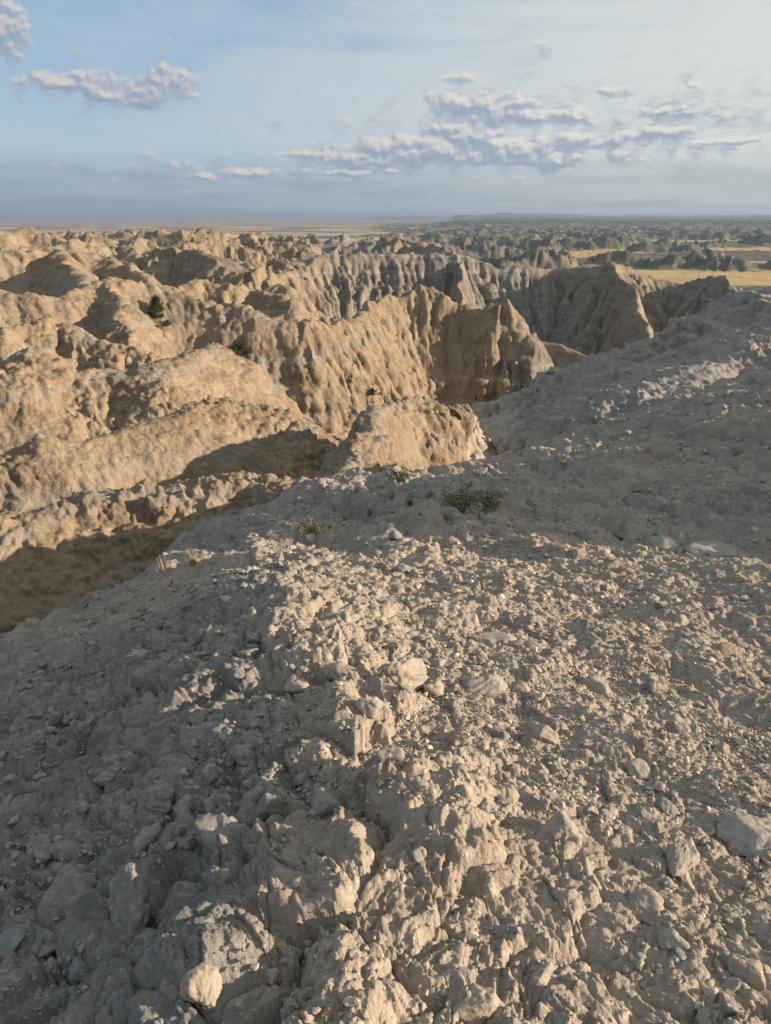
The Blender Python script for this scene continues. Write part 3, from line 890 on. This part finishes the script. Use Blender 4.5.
def tube(path, radii, seg=6):
    path = np.asarray(path, float); vs = []; fs = []
    for i, p in enumerate(path):
        d = path[min(i + 1, len(path) - 1)] - path[max(i - 1, 0)]; d = d / (np.linalg.norm(d) + 1e-9)
        a = np.cross(d, [0.3, 1, .2]); a /= np.linalg.norm(a) + 1e-9; b = np.cross(d, a)
        for k in range(seg):
            t = 2 * math.pi * k / seg
            vs.append(p + radii[i] * (math.cos(t) * a + math.sin(t) * b))
    for i in range(len(path) - 1):
        for k in range(seg):
            k2 = (k + 1) % seg
            fs.append((i * seg + k, i * seg + k2, (i + 1) * seg + k2, (i + 1) * seg + k))
    return np.array(vs), np.array(fs)

def join(parts):
    vs, fs, n = [], [], 0
    for v, f in parts:
        vs.append(v); fs.append(np.asarray(f) + n); n += len(v)
    return np.concatenate(vs), np.concatenate(fs)

def leaves(g, centers, size, n, spread):
    """n small leaf-sized quads scattered round each centre"""
    C = np.repeat(np.asarray(centers), n, 0) + g.normal(size=(len(centers) * n, 3)) * spread
    a = g.normal(size=C.shape); a /= np.linalg.norm(a, axis=1)[:, None]
    b = g.normal(size=C.shape); b -= (a * b).sum(1)[:, None] * a; b /= np.linalg.norm(b, axis=1)[:, None]
    s_ = size * g.uniform(.6, 1.3, (len(C), 1))
    q = np.stack([C - a * s_, C + b * s_ * .35, C + a * s_, C - b * s_ * .35], 1).reshape(-1, 3)
    return q, np.arange(len(q)).reshape(-1, 4)

def empty(name, loc):
    o = bpy.data.objects.new(name, None); o.location = loc; o.empty_display_size = .1; COL.objects.link(o); return o

def juniper(u, v, hpx, wpx, lab, seed):
    g = np.random.default_rng(seed)
    p, r = ground_hit(u, v, 30)
    sl = np.linalg.norm(p); h = hpx / FPX * sl; wd = wpx / FPX * sl * .5
    root = tag(empty("juniper_tree", p - np.array([0, 0, .05 * h])), lab, "tree")
    parts = [tube([(0, 0, 0), (.02 * h, 0, .3 * h), (-.01 * h, .02 * h, .6 * h), (0, 0, .95 * h)], [.05 * h, .04 * h, .025 * h, .006 * h])]
    cs = []
    for k in range(46):
        z = h * (.08 + .88 * g.random()); t = z / h
        env = wd * (1.02 - t) ** .75 * (.55 + .5 * g.random()) * (1.0 if t > .15 else .8)
        a = g.uniform(0, 6.28); e = np.array([math.cos(a) * env, math.sin(a) * env, z + .10 * h * g.random()])
        parts.append(tube([(0, 0, z * .85), e * np.array([.5, .5, .97]), e], [.016 * h, .01 * h, .004 * h], 4))
        for q in np.linspace(.45, 1.05, 4):
            cs.append(np.array([0, 0, z * .9]) * (1 - q) + e * q)
    tv, tf = join(parts)
    mesh_from("trunk", tv, tf, None, ML['wood'], None, root)
    lv, lf = leaves(g, cs, .045 * h, 26, .05 * h)
    mesh_from("crown", lv, lf, None, ML['juniper'], None, root, False)

juniper(158, 317, 19, 18, "lone dark green juniper tree on the sunlit buff ridge", 1)

def bush(name, u, v, hpx, wpx, lab, mat, seed, n=20, rmin=.8, cat="shrub", leafy=30, group=None):
    g = np.random.default_rng(seed)
    p, r = ground_hit(u, v, rmin)
    sl = np.linalg.norm(p); h = hpx / FPX * sl; wd = wpx / FPX * sl * .5
    root = tag(empty(name, p - np.array([0, 0, .03 * h])), lab, cat, group)
    parts = []; cs = []
    for k in range(n):
        a = g.uniform(0, 6.28); q = g.random() ** .6
        e = np.array([math.cos(a) * wd * q, math.sin(a) * wd * q, h * (1.0 - .55 * q * q) * g.uniform(.55, 1)])
        mid = e * np.array([.4, .4, .6]) + g.normal(size=3) * .05 * h
        parts.append(tube([(0, 0, 0), mid, e], [.02 * h, .013 * h, .004 * h], 4))
        for t in np.linspace(.4, 1, 4):
            cs.append(mid * (1 - t) + e * t if t > .4 else mid)
    v_, f_ = join(parts); mesh_from("stems", v_, f_, None, ML['wood'], None, root)
    v_, f_ = leaves(g, cs, .06 * h, leafy, .06 * h); mesh_from("foliage", v_, f_, None, ML[mat], None, root, False)

bush("shrub", 167, 327, 7, 15, "low dark shrub just below the lone juniper", 'shrub', 2, rmin=30)
bush("shrub", 240, 351, 9, 16, "dark green shrub on the rilled buff face right of the juniper", 'shrub', 3, rmin=30)
bush("shrub", 247, 356, 6, 8, "tiny dark shrub touching the right side of the green shrub on the rilled face", 'shrub', 4, rmin=30)
bush("shrub", 372, 396, 9, 16, "dark shrub in the notch behind the narrow fin", 'shrub', 5, rmin=30)
bush("shrub", 398, 484, 24, 24, "dark olive bush at the foot of the sunlit fin", 'green', 6, 16, 6, leafy=9)
bush("sagebrush", 312, 533, 16, 30, "round straw and grey green clump at the left lip of the hill", 'sage', 7, 30, 4, leafy=12)
bush("sagebrush", 463, 512, 30, 46, "sparse green stemmed bush on the shaded saddle with reddish dry base", 'sage', 8, 26, 4, leafy=9)
bush("sagebrush", 486, 506, 22, 34, "thin yellow green bush right behind the sparse stemmed bush", 'sage', 9, 22, 4, leafy=9)

def tuft(u, v, hpx, lab, seed, mat='dry', n=60, spread=.5, rmin=3):
    g = np.random.default_rng(seed)
    p, r = ground_hit(u, v, rmin)
    h = hpx / FPX * np.linalg.norm(p)
    V_ = []; F_ = []
    for k in range(n):
        a = g.uniform(0, 6.28); lean = g.uniform(.05, spread); hh = h * g.uniform(.5, 1.05)
        b0 = np.array([g.normal() * .10 * h, g.normal() * .10 * h, -.05 * h])
        wv = np.array([-math.sin(a), math.cos(a), 0]) * .016 * h * g.uniform(.6, 1.3)
        d = np.array([math.cos(a), math.sin(a), 0])
        n0 = len(V_)
        for t in (0, .4, .75, 1.0):
            c = b0 + d * lean * hh * t * t + np.array([0, 0, hh * (t - .25 * lean * t * t)])
            w_ = wv * (1 - .9 * t)
            V_ += [c - w_, c + w_]
        for q in range(3): F_.append((n0 + 2 * q, n0 + 2 * q + 1, n0 + 2 * q + 3, n0 + 2 * q + 2))
    o = mesh_from("grass_tuft", np.array(V_), np.array(F_), None, ML[mat], None, None, False)
    o.location = p
    tag(o, lab, "grass tuft", "grass tufts on the hill and gully edges")

tuft(193, 565, 20, "reddish dry grass tuft standing on the left lip above the dark gully", 21)
tuft(163, 572, 22, "thin dry grass stalks in the gully just left of the reddish tuft", 22, n=22, spread=.35)
tuft(430, 497, 14, "straw grass tuft on the saddle left of the sparse stemmed bush", 23, n=80, spread=.9)
tuft(345, 520, 11, "low straw tuft right of the round clump on the hill's lip", 24, n=70, spread=1.0)
tuft(370, 516, 11, "low green tuft halfway between the round clump and the fin's foot", 25, 'green', 70, 1.0)
tuft(392, 500, 15, "straw tuft in front of the dark olive bush at the fin's foot", 26, n=80, spread=.8)
tuft(410, 505, 13, "green tuft on the saddle in front of the straw tuft line", 27, 'green', 70, .9)
tuft(446, 520, 14, "reddish straw tuft at the base of the sparse stemmed bush", 28, n=80, spread=.8)
tuft(356, 492, 15, "thin stalks rising on the shaded ramp below the fin", 29, 'green', 26, .4)
tuft(532, 470, 12, "faint dry stalks on the shoulder right of the gully head", 30, n=24, spread=.4)
tuft(95, 622, 14, "pale stalks on the dark gully floor at left", 31, n=20, spread=.4)

for k, (u, v, h_, lab) in enumerate([
 (288, 520, 10, "small straw tuft left of the round clump, on the very lip"), (330, 528, 8, "tiny straw tuft just right of the round clump's base"),
 (420, 516, 9, "little straw tuft between the bushes on the saddle"), (470, 486, 10, "dry tuft behind the yellow green bush on the saddle"),
 (500, 496, 9, "dry tuft at the right side of the yellow green bush"), (512, 522, 8, "tiny dry tuft where the saddle meets the shaded slope"),
 (382, 488, 12, "straw tuft at the left side of the olive bush under the fin"), (172, 586, 12, "bent dry tuft on the lip below the reddish tuft"),
 (232, 540, 9, "small dry tuft on the lip between the reddish tuft and the round clump")]):
    tuft(u, v, h_, lab, 40 + k, 'dry', 46, .8)

# ------------------------------------------------------------------ far-off woods and scrub on the flats (one mass)
g = np.random.default_rng(31)
def scatter_far(n, fn):
    th = np.radians(g.uniform(-34, 40, n)); r = np.exp(g.uniform(math.log(150), math.log(9000), n))
    x = r * np.sin(th); y = r * np.cos(th)
    i = np.clip(np.searchsorted(RR, r) - 1, 0, NR - 1); j = np.clip(np.searchsorted(TH, th) - 1, 0, NT - 1)
    p = fn(x, y, r, np.degrees(th), i, j)
    k = g.random(n) < p
    return x[k], y[k], r[k], Z[i, j][k]
def woodp(x, y, r, td, i, j):
    a = woods[i, j] * .8
    fl = flat[i, j] * plainmask[i, j]
    b = smooth(.08, .45, fbm(x / 420, y / 120, 4, 230)) * smooth(-2, 6, td) * plainmask[i, j] * (1 - meadow[i, j]) * smooth(600, 1100, r) * .75
    c = .05 * (1 - meadow[i, j]) * plainmask[i, j] * smooth(-1, 5, td) * smooth(700, 1300, r)
    d = .10 * (1 - plainmask[i, j]) * smooth(-10, -3, td) * (1 - smooth(10, 12, td)) * smooth(175, 185, r) * (1 - smooth(330, 420, r)) * flat[i, j]
    return np.clip(a + b + c + d, 0, 1)
x, y, r, z = scatter_far(52000, woodp)
bv, bf = ICO[1]
Vw = []; Fw = []; n0 = 0
for k in range(len(x)):
    hh = g.uniform(.6, 1.9) * (.45 if r[k] < 700 else 1.0) * (1 + r[k] / 5000)
    sc = np.array([hh * g.uniform(.5, .95), hh * g.uniform(.5, .95), hh * .62])
    p = bv * sc * (1 + g.normal(size=(len(bv), 1)) * .16) + np.array([x[k], y[k], z[k] + hh * .45])
    Vw.append(p); Fw.append(bf + n0); n0 += len(p)
print("woods", len(x))
tag(mesh_from("distant_woods", np.concatenate(Vw), None, np.concatenate(Fw), ML['shrub'], None, None, False), kind="stuff")


# ------------------------------------------------------------------ light and sky
SUN_AZ, SUN_EL = math.radians(96), math.radians(16.5)
sun = bpy.data.lights.new("sun", 'SUN'); so = bpy.data.objects.new("sun", sun); COL.objects.link(so)
sun.energy = 5.0; sun.angle = math.radians(.6); sun.color = (1.0, .85, .685)
sd = np.array([math.sin(SUN_AZ) * math.cos(SUN_EL), math.cos(SUN_AZ) * math.cos(SUN_EL), math.sin(SUN_EL)])
from mathutils import Vector
so.rotation_euler = Vector(sd).to_track_quat('Z', 'Y').to_euler()
so.location = (60, 10, 40)
w = bpy.data.worlds.new("World"); scene.world = w; w.use_nodes = True
w.node_tree.nodes.clear()
s = NT_(None, w.node_tree)

sky = s.n('ShaderNodeTexSky', sky_type='NISHITA', sun_disc=False)
sky.sun_elevation = SUN_EL; sky.sun_rotation = SUN_AZ
sky.altitude = 800; sky.air_density = 1.0; sky.dust_density = 1.0; sky.ozone_density = 1.2
SKYS = .088; EXPO = 0.9
def disp(r, g, b):                     # radiance that shows as this sRGB colour
    f = lambda c: (c / 255 / 12.92 if c / 255 <= .04045 else ((c / 255 + .055) / 1.055) ** 2.4) / (2 ** EXPO) / SKYS
    return (f(r), f(g), f(b))
tc = s.n('ShaderNodeTexCoord').outputs['Generated']
sp = s.n('ShaderNodeSeparateXYZ'); s.link(tc, sp.inputs[0])
az = s.math('MULTIPLY', s.math('ARCTAN2', sp.outputs[0], sp.outputs[1]), 57.2958)
el = s.math('MULTIPLY', s.math('ARCSINE', sp.outputs[2]), 57.2958)
pc = s.n('ShaderNodeCombineXYZ'); s.link(az, pc.inputs[0]); s.link(el, pc.inputs[1]); pc = pc.outputs[0]
def azel(u, v):
    d = ray(u, v); d = d / np.linalg.norm(d)
    return math.degrees(math.atan2(d[0], d[1])), math.degrees(math.asin(d[2]))
# thin high veil, thicker to the right, thin at upper left
streak = s.noise(s.vec(pc, (.05, .22, 1)), 1.0, 6, .6, .6)
streak2 = s.noise(s.vec(pc, (.16, .5, 1)), 1.0, 6, .6, .3)
veil = s.math('ADD', s.math('MULTIPLY', streak, 1.1), s.math('MULTIPLY', streak2, .35))
veil = s.math('ADD', veil, s.math('ADD', .27, s.math('MULTIPLY', az, .011)))
veil = s.math('SUBTRACT', veil, s.math('MULTIPLY', s.math('MAXIMUM', s.math('SUBTRACT', el, 6.5), 0.0), .038))
veil = s.math('MINIMUM', veil, 1.6)
va = s.math('MAXIMUM', s.math('MULTIPLY', s.ramp(veil, .42, 1.02), .9), s.math('MULTIPLY', s.ramp(el, 16, 40), .72))  # second term: unseen veil added overhead to whiten the sky's fill light
vcol = s.mix(s.ramp(az, -25, 32), disp(182, 198, 212), disp(224, 226, 220))
base = s.mix(.7, sky.outputs[0], disp(150, 178, 206))
col = s.mix(va, base, vcol)
# grey-blue stratus bank along the horizon with paler gaps
bn = s.noise(s.vec(pc, (.06, .9, 1)), 1.0, 5, .6, .4)
bn2 = s.noise(s.vec(pc, (.22, .7, 1)), 1.0, 5, .6)
bel = s.math('ADD', el, s.math('MULTIPLY', s.math('SUBTRACT', bn2, .5), 2.6))
ba = s.math('MULTIPLY', s.ramp(bel, 4.6, 1.8), s.math('ADD', .55, s.math('MULTIPLY', s.ramp(bn, .35, .65), .4)))
bcol = s.mix(s.ramp(az, -28, 30), disp(142, 160, 180), disp(172, 181, 186))
col = s.mix(ba, col, bcol)
sh = s.noise(s.vec(pc, (.13, .85, 1)), 1.0, 7, .62, .5)
sha = s.math('MULTIPLY', s.math('MULTIPLY', s.ramp(sh, .5, .68), .55), s.math('MULTIPLY', s.ramp(az, -6, 12), s.math('MULTIPLY', s.ramp(el, 9.5, 6), s.ramp(el, 1.5, 3.5))))
col = s.mix(sha, col, disp(170, 182, 194))
# cumulus
CUM = [(8, 32, 17, 24), (72, 80, 30, 9), (96, 92, 14, 7), (48, 84, 26, 5), (140, 100, 34, 8), (172, 78, 26, 10), (163, 62, 7, 9), (170, 92, 26, 6),
       (462, 136, 46, 17), (480, 130, 22, 14), (430, 153, 110, 14), (400, 148, 50, 12), (520, 150, 70, 12), (355, 158, 62, 7), (500, 155, 60, 11), (545, 160, 46, 8), (310, 154, 34, 5),
       (490, 108, 52, 11), (455, 98, 36, 9), (460, 76, 16, 7), (540, 116, 50, 7), (572, 117, 22, 8), (600, 140, 62, 8), (650, 132, 40, 6), (627, 156, 18, 7),
       (684, 113, 30, 7), (660, 110, 16, 4), (695, 84, 9, 4), (543, 50, 10, 8), (618, 92, 16, 7), (730, 140, 36, 4), (350, 172, 26, 5), (252, 172, 34, 6), (205, 178, 28, 5), (388, 170, 14, 4), (155, 155, 14, 4)]
grp = bpy.data.node_groups.new("cloud_density", 'ShaderNodeTree')
grp.interface.new_socket("P", in_out='INPUT', socket_type='NodeSocketVector')
grp.interface.new_socket("D", in_out='OUTPUT', socket_type='NodeSocketFloat')
g_ = NT_(None, grp)
gi = g_.n('NodeGroupInput'); go = g_.n('NodeGroupOutput')
wn = g_.n('ShaderNodeTexNoise'); g_.link(g_.vec(gi.outputs[0], (.5, .8, 1)), wn.inputs['Vector']); wn.inputs['Scale'].default_value = 1.0; wn.inputs['Detail'].default_value = 3
wv = g_.n('ShaderNodeVectorMath', operation='MULTIPLY_ADD'); g_.link(wn.outputs['Color'], wv.inputs[0]); wv.inputs[1].default_value = (1.0, .6, 0); g_.link(gi.outputs[0], wv.inputs[2])
ws = g_.n('ShaderNodeVectorMath', operation='SUBTRACT'); g_.link(wv.outputs[0], ws.inputs[0]); ws.inputs[1].default_value = (.5, .3, 0)
best = None
for (cu, cv, ru, rv) in CUM:
    c = azel(cu, cv)
    a_ = g_.n('ShaderNodeVectorMath', operation='SUBTRACT'); g_.link(ws.outputs[0], a_.inputs[0]); a_.inputs[1].default_value = (c[0], c[1], 0)
    k_ = g_.n('ShaderNodeVectorMath', operation='MULTIPLY'); g_.link(a_.outputs[0], k_.inputs[0]); k_.inputs[1].default_value = (1 / (ru / 11.8), 1 / (rv / 11.8), 0)
    l_ = g_.n('ShaderNodeVectorMath', operation='LENGTH'); g_.link(k_.outputs[0], l_.inputs[0])
    e_ = g_.math('SUBTRACT', 1.0, l_.outputs['Value'])
    e_ = g_.math('MAXIMUM', e_, 0.0)
    best = e_ if best is None else g_.math('ADD', best, e_)
nz = g_.noise(g_.vec(ws.outputs[0], (.72, 1.05, 1)), 1.0, 10, .54)
env = None
for (cu, cv, ru, rv) in [(470, 142, 205, 40), (430, 150, 120, 22), (110, 86, 84, 21), (690, 122, 110, 42), (4, 30, 22, 32), (520, 108, 120, 30), (300, 170, 150, 12)]:
    c = azel(cu, cv)
    a_ = g_.n('ShaderNodeVectorMath', operation='SUBTRACT'); g_.link(ws.outputs[0], a_.inputs[0]); a_.inputs[1].default_value = (c[0], c[1], 0)
    k_ = g_.n('ShaderNodeVectorMath', operation='MULTIPLY'); g_.link(a_.outputs[0], k_.inputs[0]); k_.inputs[1].default_value = (11.8 / ru, 11.8 / rv, 0)
    l_ = g_.n('ShaderNodeVectorMath', operation='LENGTH'); g_.link(k_.outputs[0], l_.inputs[0])
    e_ = g_.math('MAXIMUM', g_.math('SUBTRACT', 1.0, l_.outputs['Value']), 0.0)
    env = e_ if env is None else g_.math('MAXIMUM', env, e_)
best = g_.math('ADD', g_.math('MULTIPLY', g_.math('POWER', g_.math('MINIMUM', best, 1.2), .7), .62), g_.math('MULTIPLY', g_.math('POWER', env, .6), .42))
g_.link(g_.math('ADD', best, g_.math('MULTIPLY', g_.math('SUBTRACT', nz, .5), 1.9)), go.inputs[0])
def dens(vec):
    nd = s.n('ShaderNodeGroup'); nd.node_tree = grp; s.link(vec, nd.inputs[0]); return nd.outputs[0]
off = s.n('ShaderNodeVectorMath', operation='ADD'); s.link(pc, off.inputs[0]); off.inputs[1].default_value = (.22, .30, 0)
d1 = dens(pc); d2 = dens(off.outputs[0])
ca = s.math('MULTIPLY', s.ramp(d1, .10, .74), .94)
lit = s.ramp(s.math('SUBTRACT', d1, d2), -.20, .46)
cdark = s.mix(s.ramp(az, -25, 30), disp(148, 164, 184), disp(158, 172, 187))
ccol = s.mix(lit, cdark, s.mix(s.ramp(az, -25, 30), disp(214, 208, 204), disp(226, 226, 222)))
col = s.mix(ca, col, ccol)
bg = s.n('ShaderNodeBackground'); bg.inputs['Strength'].default_value = SKYS
s.link(col, bg.inputs['Color'])
wo = s.n('ShaderNodeOutputWorld'); s.link(bg.outputs[0], wo.inputs[0])
w.cycles.sampling_method = 'MANUAL'; w.cycles.sample_map_resolution = 1024

# the air: a closed box of thin even haze round the whole scene
hz = NT_("thin_haze")
pv = hz.n('ShaderNodeVolumePrincipled'); pv.inputs['Color'].default_value = (.35, .45, .59, 1); pv.inputs['Density'].default_value = 1.6e-4; pv.inputs['Anisotropy'].default_value = .2
ho = hz.n('ShaderNodeOutputMaterial'); hz.link(pv.outputs[0], ho.inputs['Volume'])
R_ = RR[-1] + 50; zb = float(Z.min()) - 1.0; zt = max(float(Z.max()), 3.0) + 2.0
bv = np.array([(sx * R_, sy * R_, zz) for zz in (zb, zt) for sx, sy in ((-1, -1), (1, -1), (1, 1), (-1, 1))])
bq = [(3, 2, 1, 0), (4, 5, 6, 7), (0, 1, 5, 4), (1, 2, 6, 5), (2, 3, 7, 6), (3, 0, 4, 7)]
tag(mesh_from("haze", bv, bq, None, hz.mat, None, None, False), kind="stuff")

scene.view_settings.view_transform = 'Standard'
scene.view_settings.look = 'None'
scene.view_settings.exposure = EXPO
scene.view_settings.gamma = 1.0
scene.render.engine = 'CYCLES'
scene.cycles.use_denoising = True
scene.cycles.max_bounces = 6
scene.cycles.volume_bounces = 0
scene.cycles.diffuse_bounces = 4
scene.cycles.use_adaptive_sampling = True
scene.cycles.adaptive_threshold = .015
print("done", time.time() - T0)
